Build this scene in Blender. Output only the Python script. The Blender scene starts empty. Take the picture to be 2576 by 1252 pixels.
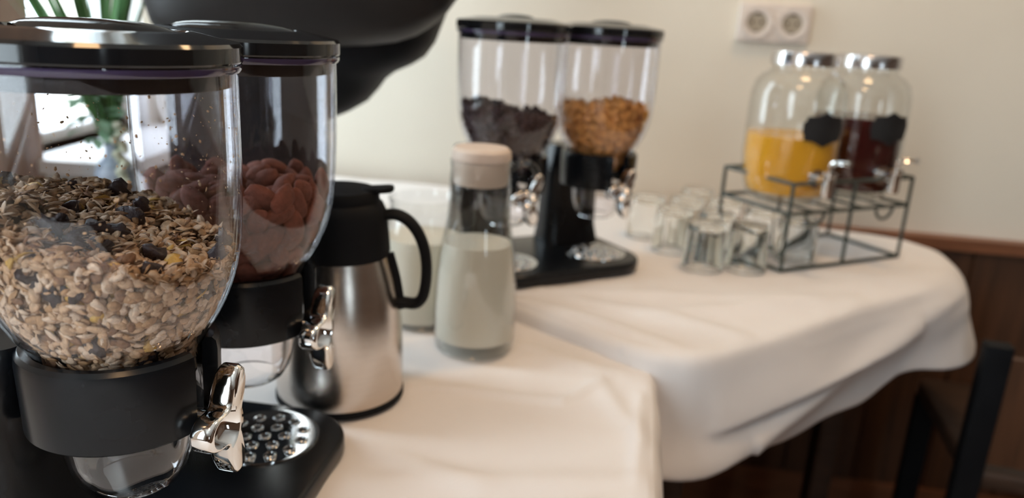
import bpy, math, random
from mathutils import Vector, Matrix, noise
from mathutils.bvhtree import BVHTree
PI = math.pi
random.seed(7)
scene = bpy.context.scene
COL = scene.collection
CAM_Z = 1.15

# ------------------------------------------------------------------ camera
def make_camera():
    p, r = math.radians(16.2), math.radians(3.3)
    F = Vector((0, math.cos(p), -math.sin(p)))
    r0 = Vector((1, 0, 0)); u0 = Vector((0, math.sin(p), math.cos(p)))
    R = math.cos(r) * r0 + math.sin(r) * u0
    U = -math.sin(r) * r0 + math.cos(r) * u0
    cd = bpy.data.cameras.new('camera'); co = bpy.data.objects.new('camera', cd)
    COL.objects.link(co)
    m = Matrix((R, U, -F)).transposed().to_4x4(); m.translation = (0, 0, CAM_Z)
    co.matrix_world = m
    cd.sensor_fit = 'HORIZONTAL'; cd.sensor_width = 36.0
    cd.lens = 1945.0 / 2576.0 * 36.0
    cd.clip_start = 0.01
    cd.dof.use_dof = True; cd.dof.focus_distance = 0.50; cd.dof.aperture_fstop = 4.2
    scene.camera = co
make_camera()
CAM = Vector((0, 0, CAM_Z))

# ------------------------------------------------------------------ world, lights, exposure
world = bpy.data.worlds.new('overcast_sky'); scene.world = world; world.use_nodes = True
bg = world.node_tree.nodes['Background']
bg.inputs['Color'].default_value = (0.80, 0.91, 1.0, 1); bg.inputs['Strength'].default_value = 10.0
vs = scene.view_settings
vs.view_transform = 'Standard'; vs.look = 'None'; vs.gamma = 1.0; vs.use_curve_mapping = False
vs.exposure = 0.0
scene.cycles.transparent_max_bounces = 48
scene.cycles.max_bounces = 14

XL = -0.90                                     # window wall plane
def wall_y(x): return 1.815 - 0.1405 * x       # back wall line
XR, YB, ZC = 3.6, -3.6, 2.6
WINS_L = [(-1.45, -0.25, 0.865, 2.30), (0.72, 1.10, 0.865, 2.30), (1.40, 1.88, 0.865, 2.30)]        # (y0,y1,z0,z1) in the window wall; first two unseen, added for their daylight
WINS_B = [(2.3, 2.75, 0.9, 2.2)]             # (x0,x1,z0,z1) in the wall behind the viewer
def portal(name, loc, rot, sx, sy):
    ld = bpy.data.lights.new(name, 'AREA'); ld.shape = 'RECTANGLE'; ld.size = sx; ld.size_y = sy
    ld.cycles.is_portal = True
    lo = bpy.data.objects.new(name, ld); COL.objects.link(lo); lo.location = loc; lo.rotation_euler = rot
for (a, b, c, d) in WINS_L:
    portal('daylight_portal', (XL - 0.16, (a + b) / 2, (c + d) / 2), (0, -PI / 2, 0), d - c, b - a)
for (a, b, c, d) in WINS_B:
    portal('daylight_portal', ((a + b) / 2, YB - 0.16, (c + d) / 2), (PI / 2, 0, 0), b - a, d - c)
def lamp(loc, power, size, color):
    ld = bpy.data.lights.new('ceiling_lamp_light', 'AREA'); ld.shape = 'DISK'; ld.size = size
    ld.energy = power; ld.color = color
    lo = bpy.data.objects.new('ceiling_lamp_light', ld); COL.objects.link(lo); lo.location = loc
lamp((-0.05, -0.1, 2.5), 8, 0.35, (1.0, 0.60, 0.30))
lamp((0.60, 1.20, 2.5), 8, 0.35, (1.0, 0.64, 0.33))

# ------------------------------------------------------------------ materials
MATS = {}
def mat(name, color, rough=0.5, metal=0.0, vary=0.0, vscale=40.0, bump=0.0, bscale=200.0, coat=0.0, spec=0.5, sheen=0.0, sss=0.0, stretch=None):
    if name in MATS: return MATS[name]
    m = bpy.data.materials.new(name); m.use_nodes = True
    nt = m.node_tree; b = nt.nodes['Principled BSDF']
    b.inputs['Base Color'].default_value = (*color, 1)
    b.inputs['Roughness'].default_value = rough; b.inputs['Metallic'].default_value = metal
    b.inputs['Specular IOR Level'].default_value = spec
    b.inputs['Coat Weight'].default_value = coat
    b.inputs['Sheen Weight'].default_value = sheen
    if sss: 
        b.inputs['Subsurface Weight'].default_value = sss; b.inputs['Subsurface Scale'].default_value = 0.01
    if vary or bump:
        tc = nt.nodes.new('ShaderNodeTexCoord'); mp = nt.nodes.new('ShaderNodeMapping')
        nt.links.new(tc.outputs['Object'], mp.inputs['Vector'])
        if stretch: mp.inputs['Scale'].default_value = stretch
    if vary:
        n = nt.nodes.new('ShaderNodeTexNoise'); n.inputs['Scale'].default_value = vscale; n.inputs['Detail'].default_value = 5
        r = nt.nodes.new('ShaderNodeValToRGB')
        r.color_ramp.elements[0].position = 0.3; r.color_ramp.elements[1].position = 0.7
        r.color_ramp.elements[0].color = (*[c * (1 - vary) for c in color], 1)
        r.color_ramp.elements[1].color = (*[min(1, c * (1 + vary)) for c in color], 1)
        nt.links.new(mp.outputs['Vector'], n.inputs['Vector']); nt.links.new(n.outputs['Fac'], r.inputs['Fac'])
        nt.links.new(r.outputs['Color'], b.inputs['Base Color'])
    if bump:
        n2 = nt.nodes.new('ShaderNodeTexNoise'); n2.inputs['Scale'].default_value = bscale; n2.inputs['Detail'].default_value = 4
        bp = nt.nodes.new('ShaderNodeBump'); bp.inputs['Strength'].default_value = bump; bp.inputs['Distance'].default_value = 0.002
        nt.links.new(mp.outputs['Vector'], n2.inputs['Vector']); nt.links.new(n2.outputs['Fac'], bp.inputs['Height'])
        nt.links.new(bp.outputs['Normal'], b.inputs['Normal'])
    MATS[name] = m; return m
def clear(name, tint=(1, 1, 1), ior=1.45, rough=0.01):
    """thin clear wall: straight-through transmission plus a Fresnel mirror on either face"""
    m = bpy.data.materials.new(name); m.use_nodes = True; nt = m.node_tree
    nt.nodes.remove(nt.nodes['Principled BSDF']); out = nt.nodes['Material Output']
    tr = nt.nodes.new('ShaderNodeBsdfTransparent'); tr.inputs['Color'].default_value = (*tint, 1)
    gl = nt.nodes.new('ShaderNodeBsdfGlossy'); gl.inputs['Roughness'].default_value = rough
    geo = nt.nodes.new('ShaderNodeNewGeometry'); mr = nt.nodes.new('ShaderNodeMapRange')
    mr.inputs['To Min'].default_value = ior; mr.inputs['To Max'].default_value = 1 / ior
    nt.links.new(geo.outputs['Backfacing'], mr.inputs['Value'])
    fr = nt.nodes.new('ShaderNodeFresnel'); nt.links.new(mr.outputs['Result'], fr.inputs['IOR'])
    mx = nt.nodes.new('ShaderNodeMixShader')
    nt.links.new(fr.outputs['Fac'], mx.inputs['Fac']); nt.links.new(tr.outputs['BSDF'], mx.inputs[1]); nt.links.new(gl.outputs['BSDF'], mx.inputs[2])
    nt.links.new(mx.outputs['Shader'], out.inputs['Surface'])
    return m
M_WALL = mat('cream_paint', (0.80, 0.745, 0.64), 0.85, vary=0.03, vscale=3, bump=0.15, bscale=120)
M_WHITEWALL = mat('white_paint', (0.80, 0.80, 0.78), 0.7, vary=0.02, vscale=4)
M_CEIL = mat('ceiling_paint', (0.82, 0.79, 0.74), 0.9, vary=0.02, vscale=2)
M_WOODD = mat('dark_wainscot_wood', (0.085, 0.036, 0.016), 0.5, vary=0.35, vscale=8, stretch=(6, 6, 0.6))
M_PANEL = mat('room_wood_panelling', (0.17, 0.095, 0.055), 0.5, vary=0.25, vscale=5, stretch=(6, 6, 0.5))
M_RAIL = mat('chair_rail_wood', (0.22, 0.085, 0.038), 0.4, vary=0.2, vscale=12, stretch=(0.5, 4, 4))
M_FLOOR = mat('floor_wood', (0.20, 0.10, 0.05), 0.4, vary=0.3, vscale=6, stretch=(0.6, 6, 1))
M_FRAMEW = mat('brown_frame_wood', (0.20, 0.11, 0.07), 0.5, vary=0.25, vscale=10, stretch=(4, 4, 0.5))
M_PANE = clear('window_glass', (0.97, 0.985, 0.98))
M_SILL = mat('sill_white', (0.82, 0.84, 0.85), 0.4, vary=0.03)
M_CLOTH = mat('white_tablecloth', (0.77, 0.74, 0.73), 0.9, vary=0.03, vscale=7, bump=0.10, bscale=900, sheen=0.15)
M_DWOOD = mat('table_wood', (0.05, 0.028, 0.018), 0.5, vary=0.3, vscale=10, stretch=(1, 8, 8))
M_BLACK = mat('black_plastic', (0.006, 0.0075, 0.010), 0.24, vary=0.1, vscale=30, spec=0.28)
M_BLACKG = mat('black_gloss_plastic', (0.008, 0.009, 0.011), 0.08, vary=0.1, vscale=30)
M_BLACKM = mat('black_satin_shell', (0.009, 0.010, 0.012), 0.6, vary=0.15, vscale=20, spec=0.10, bump=0.1, bscale=300)
M_BLACKU = mat('charcoal_satin_shell', (0.018, 0.016, 0.016), 0.5, vary=0.15, vscale=14, spec=0.2, bump=0.1, bscale=300)
M_CLEAR = clear('clear_acrylic', (0.962, 0.958, 0.972), 1.49)
M_RING = mat('violet_acrylic_edge', (0.050, 0.038, 0.085), 0.12, vary=0.15, vscale=60, coat=0.5)
M_GLASS = clear('clear_glass', (0.975, 0.98, 0.975), 1.5)
M_TUMBLER = mat('tumbler_glass', (0.98, 0.99, 0.98), 0.0)
M_TUMBLER.node_tree.nodes['Principled BSDF'].inputs['Transmission Weight'].default_value = 1.0
M_SPOUT = mat('spout_acrylic', (0.97, 0.965, 0.985), 0.0)
M_SPOUT.node_tree.nodes['Principled BSDF'].inputs['Transmission Weight'].default_value = 1.0
M_TUMBLER.node_tree.nodes['Principled BSDF'].inputs['IOR'].default_value = 1.32
M_CHROME = mat('chrome', (0.86, 0.85, 0.84), 0.05, 1.0, vary=0.03, vscale=15)
M_TRAY = mat('polished_tray_metal', (0.55, 0.56, 0.57), 0.06, 1.0, vary=0.05, vscale=20)
M_STEEL = mat('brushed_steel', (0.66, 0.60, 0.55), 0.22, 1.0, vary=0.04, vscale=30, bump=0.06, bscale=150, stretch=(1, 1, 20))
M_LIDMETAL = mat('jar_lid_metal', (0.62, 0.60, 0.60), 0.2, 1.0, vary=0.06, vscale=30)
M_MILK = mat('milk', (0.72, 0.69, 0.60), 0.35, vary=0.02, vscale=10)
M_STOPPER = mat('beige_stopper', (0.66, 0.55, 0.47), 0.5, vary=0.05, vscale=20)
M_ORANGE = mat('orange_juice', (0.86, 0.42, 0.03), 0.25, vary=0.06, vscale=15)
M_RED = mat('dark_red_juice', (0.055, 0.008, 0.008), 0.15, vary=0.1, vscale=15)
M_CHALK = mat('chalkboard_tag', (0.012, 0.012, 0.013), 0.6, vary=0.2, vscale=40)
M_WIRE = mat('dark_wire', (0.045, 0.055, 0.045), 0.45, vary=0.2, vscale=50)
M_SOCKET = mat('socket_plastic', (0.74, 0.66, 0.60), 0.35, vary=0.02)
M_SOCKETD = mat('socket_well', (0.40, 0.34, 0.26), 0.5, vary=0.05)
M_HOLE = mat('dark_hole', (0.004, 0.004, 0.005), 0.6, vary=0.1)
M_OATS = [mat('oat_pale', (0.74, 0.56, 0.39), 0.6, vary=0.22, vscale=260, bump=0.4, bscale=500),
          mat('oat_tan', (0.62, 0.41, 0.24), 0.6, vary=0.25, vscale=260, bump=0.4, bscale=500),
          mat('oat_toasted', (0.45, 0.26, 0.12), 0.6, vary=0.25, vscale=260, bump=0.4, bscale=500),
          mat('oat_bran', (0.24, 0.12, 0.055), 0.65, vary=0.3, vscale=260, bump=0.4, bscale=500),
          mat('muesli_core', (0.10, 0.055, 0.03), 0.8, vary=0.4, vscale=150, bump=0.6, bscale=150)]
M_RAISIN = mat('raisin_skin', (0.022, 0.012, 0.014), 0.45, vary=0.5, vscale=200, bump=0.8, bscale=260)
M_YFLAKE = mat('yellow_flake', (0.66, 0.40, 0.09), 0.5, vary=0.25, vscale=150, bump=0.5, bscale=300)
M_COCOA = mat('cocoa_crust', (0.185, 0.058, 0.034), 0.8, vary=0.28, vscale=120, bump=0.6, bscale=420)
M_CHOC = mat('dark_choc_cereal', (0.050, 0.026, 0.026), 0.5, vary=0.5, vscale=90, bump=0.6, bscale=250)
M_CORN = mat('corn_flake', (0.76, 0.36, 0.10), 0.55, vary=0.3, vscale=90, bump=0.5, bscale=250)
M_VASE = mat('blue_grey_glaze', (0.33, 0.39, 0.46), 0.25, vary=0.2, vscale=25, bump=0.5, bscale=60, stretch=(0.3, 0.3, 6))
M_BLADE = mat('grass_blade', (0.055, 0.16, 0.045), 0.5, vary=0.35, vscale=25, stretch=(3, 3, 0.4))
M_LEAF = mat('leaf_green', (0.22, 0.40, 0.26), 0.5, vary=0.3, vscale=30)
M_BLOOM = mat('pale_blossom', (0.62, 0.66, 0.50), 0.6, vary=0.15, vscale=60)

# ------------------------------------------------------------------ mesh helpers
def raw_mesh(name, verts, faces, mats, smooth=True, fmats=None):
    me = bpy.data.meshes.new(name); me.from_pydata([tuple(v) for v in verts], [], faces)
    for m in (mats if isinstance(mats, list) else [mats]): me.materials.append(m)
    if fmats: me.polygons.foreach_set('material_index', fmats)
    me.polygons.foreach_set('use_smooth', [smooth] * len(me.polygons))
    me.update(); return me
def link(name, me, parent=None, loc=None, rot=None):
    o = bpy.data.objects.new(name, me); COL.objects.link(o)
    if parent: o.parent = parent
    if loc is not None: o.location = loc
    if rot is not None: o.rotation_euler = rot
    return o
def autosmooth(me, ang=35):
    """mark faces smooth and sharp edges by angle"""
    import bmesh
    bm = bmesh.new(); bm.from_mesh(me)
    bmesh.ops.recalc_face_normals(bm, faces=bm.faces)
    for e in bm.edges:
        if len(e.link_faces) == 2 and e.calc_face_angle(0) > math.radians(ang): e.smooth = False
    for f in bm.faces: f.smooth = True
    bm.to_mesh(me); bm.free(); return me
def obj(name, geo, m, parent=None, loc=None, rot=None, ang=35):
    return link(name, autosmooth(raw_mesh(name, geo[0], geo[1], m), ang), parent, loc, rot)
def tag(o, label=None, cat=None, group=None, kind=None):
    if label: o['label'] = label
    if cat: o['category'] = cat
    if group: o['group'] = group
    if kind: o['kind'] = kind
    return o
def thing(name, label, cat, loc=(0, 0, 0), rz=0.0, group=None):
    o = bpy.data.objects.new(name, None); COL.objects.link(o); o.empty_display_size = 0.02
    o.location = loc; o.rotation_euler = (0, 0, rz); return tag(o, label, cat, group)
def join(*gs):
    V, Fa = [], []
    for v, f in gs:
        n = len(V); V += list(v); Fa += [tuple(i + n for i in q) for q in f]
    return V, Fa
def box(x0, x1, y0, y1, z0, z1):
    v = [(x, y, z) for z in (z0, z1) for x, y in ((x0, y0), (x1, y0), (x1, y1), (x0, y1))]
    return v, [(3, 2, 1, 0), (4, 5, 6, 7), (0, 1, 5, 4), (1, 2, 6, 5), (2, 3, 7, 6), (3, 0, 4, 7)]
def lathe(prof, seg=64, a0=0.0, a1=None):
    """profile of (r, z); open profile capped only where r is 0"""
    V, Fa, rings = [], [], []
    for r, z in prof:
        if r < 1e-6: rings.append([len(V)]); V.append((0, 0, z))
        else:
            rings.append(list(range(len(V), len(V) + seg)))
            V += [(r * math.cos(2 * PI * k / seg), r * math.sin(2 * PI * k / seg), z) for k in range(seg)]
    for a, b in zip(rings, rings[1:]):
        for k in range(seg):
            k2 = (k + 1) % seg
            if len(a) == 1 and len(b) == 1: continue
            if len(a) == 1: Fa.append((a[0], b[k2], b[k]))
            elif len(b) == 1: Fa.append((a[k], a[k2], b[0]))
            else: Fa.append((a[k], a[k2], b[k2], b[k]))
    return V, Fa
def shell(prof, t, seg=64):
    """closed wall of thickness t following an outer profile, open at both ends of the profile"""
    inner = []
    for i, (r, z) in enumerate(prof):
        p0 = prof[max(i - 1, 0)]; p1 = prof[min(i + 1, len(prof) - 1)]
        dr, dz = p1[0] - p0[0], p1[1] - p0[1]; L = math.hypot(dr, dz) or 1
        nr, nz = dz / L, -dr / L
        if nr < 0: nr, nz = -nr, -nz
        inner.append((max(r - nr * t, 0.0), z - nz * t))
    return lathe(list(prof) + inner[::-1] + [prof[0]], seg)
def tube(pts, r, seg=10, closed=False):
    pts = [Vector(p) for p in pts]; V, Fa = [], []; n = len(pts); prev = None
    for i, p in enumerate(pts):
        if closed: t = (pts[(i + 1) % n] - pts[i - 1])
        else: t = (pts[min(i + 1, n - 1)] - pts[max(i - 1, 0)])
        t.normalize()
        u = prev if prev is not None else (Vector((0, 0, 1)) if abs(t.z) < 0.9 else Vector((1, 0, 0)))
        u = (u - t * u.dot(t)).normalized(); w = t.cross(u); prev = u
        rr = r[i] if isinstance(r, (list, tuple)) else r
        V += [p + (u * math.cos(2 * PI * k / seg) + w * math.sin(2 * PI * k / seg)) * rr for k in range(seg)]
    m = n if closed else n - 1
    for i in range(m):
        a, b = i * seg, ((i + 1) % n) * seg
        for k in range(seg): Fa.append((a + k, a + (k + 1) % seg, b + (k + 1) % seg, b + k))
    if not closed:
        Fa.append(tuple(range(seg))[::-1]); Fa.append(tuple(range((n - 1) * seg, n * seg)))
    return V, Fa
def arc(c, r, a0, a1, n, ax=(1, 0, 0), ay=(0, 0, 1)):
    c, ax, ay = Vector(c), Vector(ax), Vector(ay)
    return [c + ax * r * math.cos(a0 + (a1 - a0) * k / n) + ay * r * math.sin(a0 + (a1 - a0) * k / n) for k in range(n + 1)]
def inset(outl, d):
    n = len(outl); res = []
    for i in range(n):
        p, a, b = Vector(outl[i]), Vector(outl[i - 1]), Vector(outl[(i + 1) % n])
        t = (b - a).normalized(); res.append((p.x - t.y * d, p.y + t.x * d))
    return res
def prism(outl, z0, z1, bev=0.0, steps=3):
    """extrude a counter-clockwise outline, with a rounded upper and lower edge"""
    lay = [(outl, z0), (outl, z1)]
    if bev:
        lay = [(inset(outl, bev), z0)]
        for k in range(1, steps + 1):
            a = PI / 2 * k / steps; lay.append((inset(outl, bev * (1 - math.sin(a))), z0 + bev * (1 - math.cos(a))))
        for k in range(0, steps + 1):
            a = PI / 2 * k / steps; lay.append((inset(outl, bev * (1 - math.cos(a))), z1 - bev * (1 - math.sin(a))))
    V, Fa, n = [], [], len(outl)
    for o, z in lay: V += [(p[0], p[1], z) for p in o]
    for j in range(len(lay) - 1):
        for k in range(n): Fa.append((j * n + k, j * n + (k + 1) % n, (j + 1) * n + (k + 1) % n, (j + 1) * n + k))
    Fa.append(tuple(range(n))[::-1]); Fa.append(tuple(range((len(lay) - 1) * n, len(lay) * n)))
    return V, Fa
def rrect(x0, x1, y0, y1, r, n=6):
    o = []
    for cx, cy, a in ((x1 - r, y0 + r, -PI / 2), (x1 - r, y1 - r, 0), (x0 + r, y1 - r, PI / 2), (x0 + r, y0 + r, PI)):
        o += [(cx + r * math.cos(a + PI / 2 * k / n), cy + r * math.sin(a + PI / 2 * k / n)) for k in range(n + 1)]
    return o
def xf(geo, M):
    return [M @ Vector(v) for v in geo[0]], geo[1]
def slices(sl, seg=40, ex=3.0):
    """stack of superellipse slices (z, x0, x1, y0, y1)"""
    V, Fa = [], []
    for z, x0, x1, y0, y1 in sl:
        cx, cy, a, b = (x0 + x1) / 2, (y0 + y1) / 2, (x1 - x0) / 2, (y1 - y0) / 2
        for k in range(seg):
            t = 2 * PI * k / seg; c, s = math.cos(t), math.sin(t)
            V.append((cx + a * math.copysign(abs(c) ** (2 / ex), c), cy + b * math.copysign(abs(s) ** (2 / ex), s), z))
    for j in range(len(sl) - 1):
        for k in range(seg): Fa.append((j * seg + k, j * seg + (k + 1) % seg, (j + 1) * seg + (k + 1) % seg, (j + 1) * seg + k))
    Fa.append(tuple(range(seg))[::-1]); Fa.append(tuple(range((len(sl) - 1) * seg, len(sl) * seg)))
    return V, Fa
def struct(name, geo, m, parent=None, ang=35, label=None):
    o = obj(name, geo, m, parent, ang=ang)
    if not parent: o['kind'] = 'structure'
    if label: o['label'] = label
    return o

# ------------------------------------------------------------------ room shell
struct('floor', box(XL - 0.3, XR, YB, 2.4, -0.05, 0.0), M_FLOOR)
struct('ceiling', box(XL - 0.3, XR, YB, 2.4, ZC, ZC + 0.05), M_CEIL)
def back_strip(x0, x1, off0, off1, z0, z1):
    v = []
    for z in (z0, z1):
        for x, o in ((x0, off0), (x1, off0), (x1, off1), (x0, off1)): v.append((x, wall_y(x) - o, z))
    return v, box(0, 1, 0, 1, 0, 1)[1]
struct('wall_back', back_strip(XL - 0.3, XR, 0.0, -0.15, 0, ZC), M_WALL, label='cream painted wall behind the buffet')
wains = struct('wall_wainscot', back_strip(XL, XR, 0.012, 0.0, 0.0, 0.735), M_WOODD, label='dark brown wood wainscot below the rail')
px_ = XL
while px_ < XR - 0.1:                                   # upright boards of the wainscot
    x1 = min(px_ + 0.16, XR)
    obj('board', back_strip(px_ + 0.003, x1 - 0.003, 0.020, 0.012, 0.13, 0.735), M_WOODD, wains); px_ = x1
struct('trim_1', back_strip(XL, XR, 0.040, 0.0, 0.728, 0.754), M_RAIL, label='reddish brown chair rail along the cream wall')
struct('baseboard_back', back_strip(XL, XR, 0.030, 0.012, 0.0, 0.13), M_RAIL)
struct('wall_right', box(XR, XR + 0.1, YB, 2.0, 0, ZC), M_PANEL)
def wall_with_openings(name, axis, plane0, plane1, u0, u1, wins, m):
    """wall slab from boxes round its window openings; axis 'y' runs along y at x=plane"""
    gs = []; us = sorted(wins); cur = u0
    def bx(ua, ub, za, zb):
        if axis == 'y': return box(plane0, plane1, ua, ub, za, zb)
        return box(ua, ub, plane0, plane1, za, zb)
    for (a, b, c, d) in us:
        gs += [bx(cur, a, 0, ZC), bx(a, b, 0, c), bx(a, b, d, ZC)]; cur = b
    gs.append(bx(cur, u1, 0, ZC))
    return struct(name, join(*gs), m)
wall_with_openings('wall_left', 'y', XL - 0.15, XL, YB, 2.1, WINS_L, M_WHITEWALL)
wall_with_openings('wall_front', 'x', YB - 0.15, YB, XL - 0.3, XR, WINS_B, M_PANEL)
def window(i, axis, plane, w):
    a, b, c, d = w; t = 0.045
    def bx(ua, ub, va, vb, za, zb):
        return box(va, vb, ua, ub, za, zb) if axis == 'y' else box(ua, ub, va, vb, za, zb)
    p0, p1 = plane - 0.11, plane - 0.06
    e = bpy.data.objects.new('window_%d' % i, None); COL.objects.link(e); e['kind'] = 'structure'
    fm = M_SILL
    obj('window_frame', join(bx(a, a + t, p0, p1, c, d), bx(b - t, b, p0, p1, c, d), bx(a, b, p0, p1, c, c + 0.022), bx(a, b, p0, p1, d - t, d)), fm, e)
    obj('pane', bx(a + t, b - t, plane - 0.09, plane - 0.086, c + 0.022, d - t), M_PANE, e)
    obj('window_sill', bx(a - 0.02, b + 0.02, plane - 0.06, plane + (0.19 if i in (2, 3) else 0.03), c - 0.025, c), M_SILL, e)
for i, w in enumerate(WINS_L): window(i + 1, 'y', XL, w)  # added unseen pair lights the canister front and cools the far cloth
for i, w in enumerate(WINS_B): window(i + 4, 'x', YB, w)
struct('trim_2', box(XL, XL + 0.03, 1.13, 1.40, 0, ZC), M_FRAMEW, label='brown wooden upright beside the bright window')

# ------------------------------------------------------------------ tables and cloths
NEAR_Z, FAR_Z = 0.75, 0.772
def smooth_closed(pts, n=220):
    """resample closed polyline evenly after corner cutting"""
    P = [Vector((p[0], p[1])) for p in pts]
    for _ in range(2):
        Q = []
        for i in range(len(P)):
            a, b = P[i], P[(i + 1) % len(P)]; Q += [a * 0.85 + b * 0.15, a * 0.15 + b * 0.85]
        P = Q
    L = [0]
    for i in range(len(P)): L.append(L[-1] + (P[(i + 1) % len(P)] - P[i]).length)
    out = []
    j = 0
    for k in range(n):
        s = L[-1] * k / n
        while L[j + 1] < s: j += 1
        f = (s - L[j]) / max(L[j + 1] - L[j], 1e-9); out.append(P[j % len(P)].lerp(P[(j + 1) % len(P)], f))
    return out
FAR_OUT = [(-0.86, 1.075), (-0.05, 1.075), (0.17, 0.875), (0.236, 0.873), (0.39, 0.986), (0.56, 1.122), (0.70, 1.222), (0.765, 1.285), (0.805, 1.37), (0.825, 1.46),
           (0.79, 1.54), (0.62, 1.60), (0.30, 1.745), (0.0, 1.775), (-0.40, 1.83), (-0.86, 1.89)]
NEAR_OUT = [(-0.86, -0.5), (-0.02, -0.5), (0.06, 0.0), (0.11, 0.35), (0.142, 0.62), (0.17, 0.80), (0.178, 0.865), (0.172, 0.890), (-0.03, 1.085), (-0.86, 1.085)]
RIDGES_FAR = [((0.02, 1.03), (0.20, 0.90), 0.006, 0.016), ((0.05, 1.08), (0.45, 1.10), 0.004, 0.02), ((0.2, 1.0), (0.52, 1.12), 0.005, 0.022),
              ((0.10, 1.05), (0.30, 0.95), 0.005, 0.018), ((0.35, 1.08), (0.75, 1.30), 0.003, 0.03), ((-0.35, 1.55), (0.1, 1.45), 0.005, 0.03), ((-0.4, 1.7), (0.2, 1.62), 0.006, 0.03),
              ((-0.3, 1.35), (0.0, 1.38), 0.004, 0.02)]
RIDGES_NEAR = [((-0.11, 0.79), (0.065, 0.775), 0.0045, 0.0065), ((0.065, 0.775), (0.115, 0.83), 0.0045, 0.0065), ((0.155, 0.80), (0.125, 0.62), 0.004, 0.008), ((-0.02, 0.52), (0.12, 0.60), 0.004, 0.010), ((0.02, 0.885), (0.15, 0.85), 0.004, 0.014),
               ((-0.14, 0.595), (0.14, 0.62), 0.005, 0.020), ((-0.13, 0.66), (-0.02, 0.60), 0.004, 0.016), ((0.11, 0.83), (0.14, 0.70), 0.004, 0.013), ((0.0, 0.93), (0.1, 0.87), 0.004, 0.015)]
def ridge_h(x, y, ridges):
    p = Vector((x, y)); h = 0
    for a, b, hh, w in ridges:
        a, b = Vector(a), Vector(b); d = b - a; t = max(0, min(1, (p - a).dot(d) / d.length_squared))
        q = (p - (a + d * t)).length; h += hh * math.exp(-(q / w) ** 2) * (0.5 + 0.9 * math.sin(PI * (0.1 + 0.8 * t)))
    return h
def cloth(name, label, outline, z, center, ridges, drop_fn, fold, inner=120, skirt=34, n=520, seed=0.0):
    out = smooth_closed(outline, n); c = Vector(center); V, Fa = [], []
    V.append((c.x, c.y, z + 0.002 + ridge_h(c.x, c.y, ridges)))
    for j in range(1, inner + 1):
        k = j / inner; k = 1 - (1 - k) ** 1.15
        for p in out:
            q = c.lerp(p, k)
            w = 0.0022 * noise.noise(Vector((q.x * 9 + seed, q.y * 9, 0.3))) + 0.0010 * noise.noise(Vector((q.x * 26, q.y * 22 + seed, 1.3)))
            edge = max(0, (k - 0.985) / 0.015)
            V.append((q.x, q.y, z + 0.003 + w + ridge_h(q.x, q.y, ridges) * (1 - 0.6 * edge) - 0.002 * edge))
    nrm = []
    for i in range(n):
        t = (out[(i + 1) % n] - out[i - 1]).normalized(); nrm.append(Vector((t.y, -t.x)))
    s = 0.0
    for j in range(1, skirt + 1):
        k = j / skirt; s = 0.0
        for i, p in enumerate(out):
            s += (out[i] - out[i - 1]).length if i else 0
            D = drop_fn(p); d = D * k
            bulge = 0.008 * (1 - math.exp(-d / 0.008))
            o_ = bulge + fold(s, d, p)
            q = p + nrm[i] * o_
            V.append((q.x, q.y, z + 0.001 - 0.9 * max(0, d - 0.004 * (1 - math.exp(-d / 0.01)))))
    R = inner + skirt
    for i in range(n): Fa.append((0, 1 + i, 1 + (i + 1) % n))
    for j in range(R - 1):
        a, b = 1 + j * n, 1 + (j + 1) * n
        for i in range(n): Fa.append((a + i, b + i, b + (i + 1) % n, a + (i + 1) % n))
    me = raw_mesh(name, V, Fa, M_CLOTH); o = link(name, me)
    so = o.modifiers.new('thickness', 'SOLIDIFY'); so.thickness = 0.0012; so.offset = -1
    return tag(o, label, 'tablecloth')
def far_drop(p):
    if p.x < 0.15 and p.y < 1.2: return 0.028
    if p.y > wall_y(p.x) - 0.14 and p.x < 0.6: return 0.20
    t = max(0, min(1, (p.x - 0.20) / 0.58))
    d = 0.170 - 0.010 * t + 0.012 * math.sin(p.x * 14 + 1.6) + 0.006 * math.sin(p.x * 37)
    return d
def fold_line(d, p):
    t = (p.x - 0.24) / 0.54; h = 0
    def lip(d0, a):                               # cloth swells out, then tucks back under a crease
        q = d - d0; return a * math.exp(-(q / (0.05 if q < 0 else 0.009)) ** 2)
    if t < 0.75: h += lip(0.105 - 0.045 * t, 0.019 * math.sin(PI * max(0, min(1, (0.75 - t) / 0.75))) ** 0.5)
    h += 0.010 * math.exp(-((d - 0.16 * (1.05 - t)) / 0.022) ** 2) * (1 if p.x > 0.3 else 0.3)
    h += 0.008 * math.exp(-((d - 0.10 * (1.5 - t)) / 0.030) ** 2)
    return h * min(1, d / 0.03)
def far_fold(s, d, p):
    if p.x < 0.6 and p.y > wall_y(p.x) - 0.16 or p.x < -0.82: return 0.002
    k = min(1, d / 0.16)
    return 0.010 * k * math.sin(s * 13 + 1.2) + 0.020 * k * noise.noise(Vector((s * 5, d * 4, 2))) + (0.014 + 0.050 * max(0, min(1, (p.x - 0.62) / 0.18))) * k + fold_line(d, p)
def near_drop(p): return 0.016 if p.y > 0.9 else (0.62 if p.x > -0.5 else 0.25)
def near_fold(s, d, p):
    k = min(1, d / 0.2)
    return 0.010 * k * math.sin(s * 55 + 2 * d) + 0.010 * k * noise.noise(Vector((s * 14, d * 3, 5))) + 0.012 * k
cloth('tablecloth', 'white cloth draped over the rounded table end below the juice jars', FAR_OUT, FAR_Z, (0.05, 1.40), RIDGES_FAR, far_drop, far_fold, seed=3.0)
cloth('tablecloth', 'creased white cloth in front of the steel thermos jug', NEAR_OUT, NEAR_Z, (-0.35, 0.40), RIDGES_NEAR, near_drop, near_fold, seed=9.0)
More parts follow.
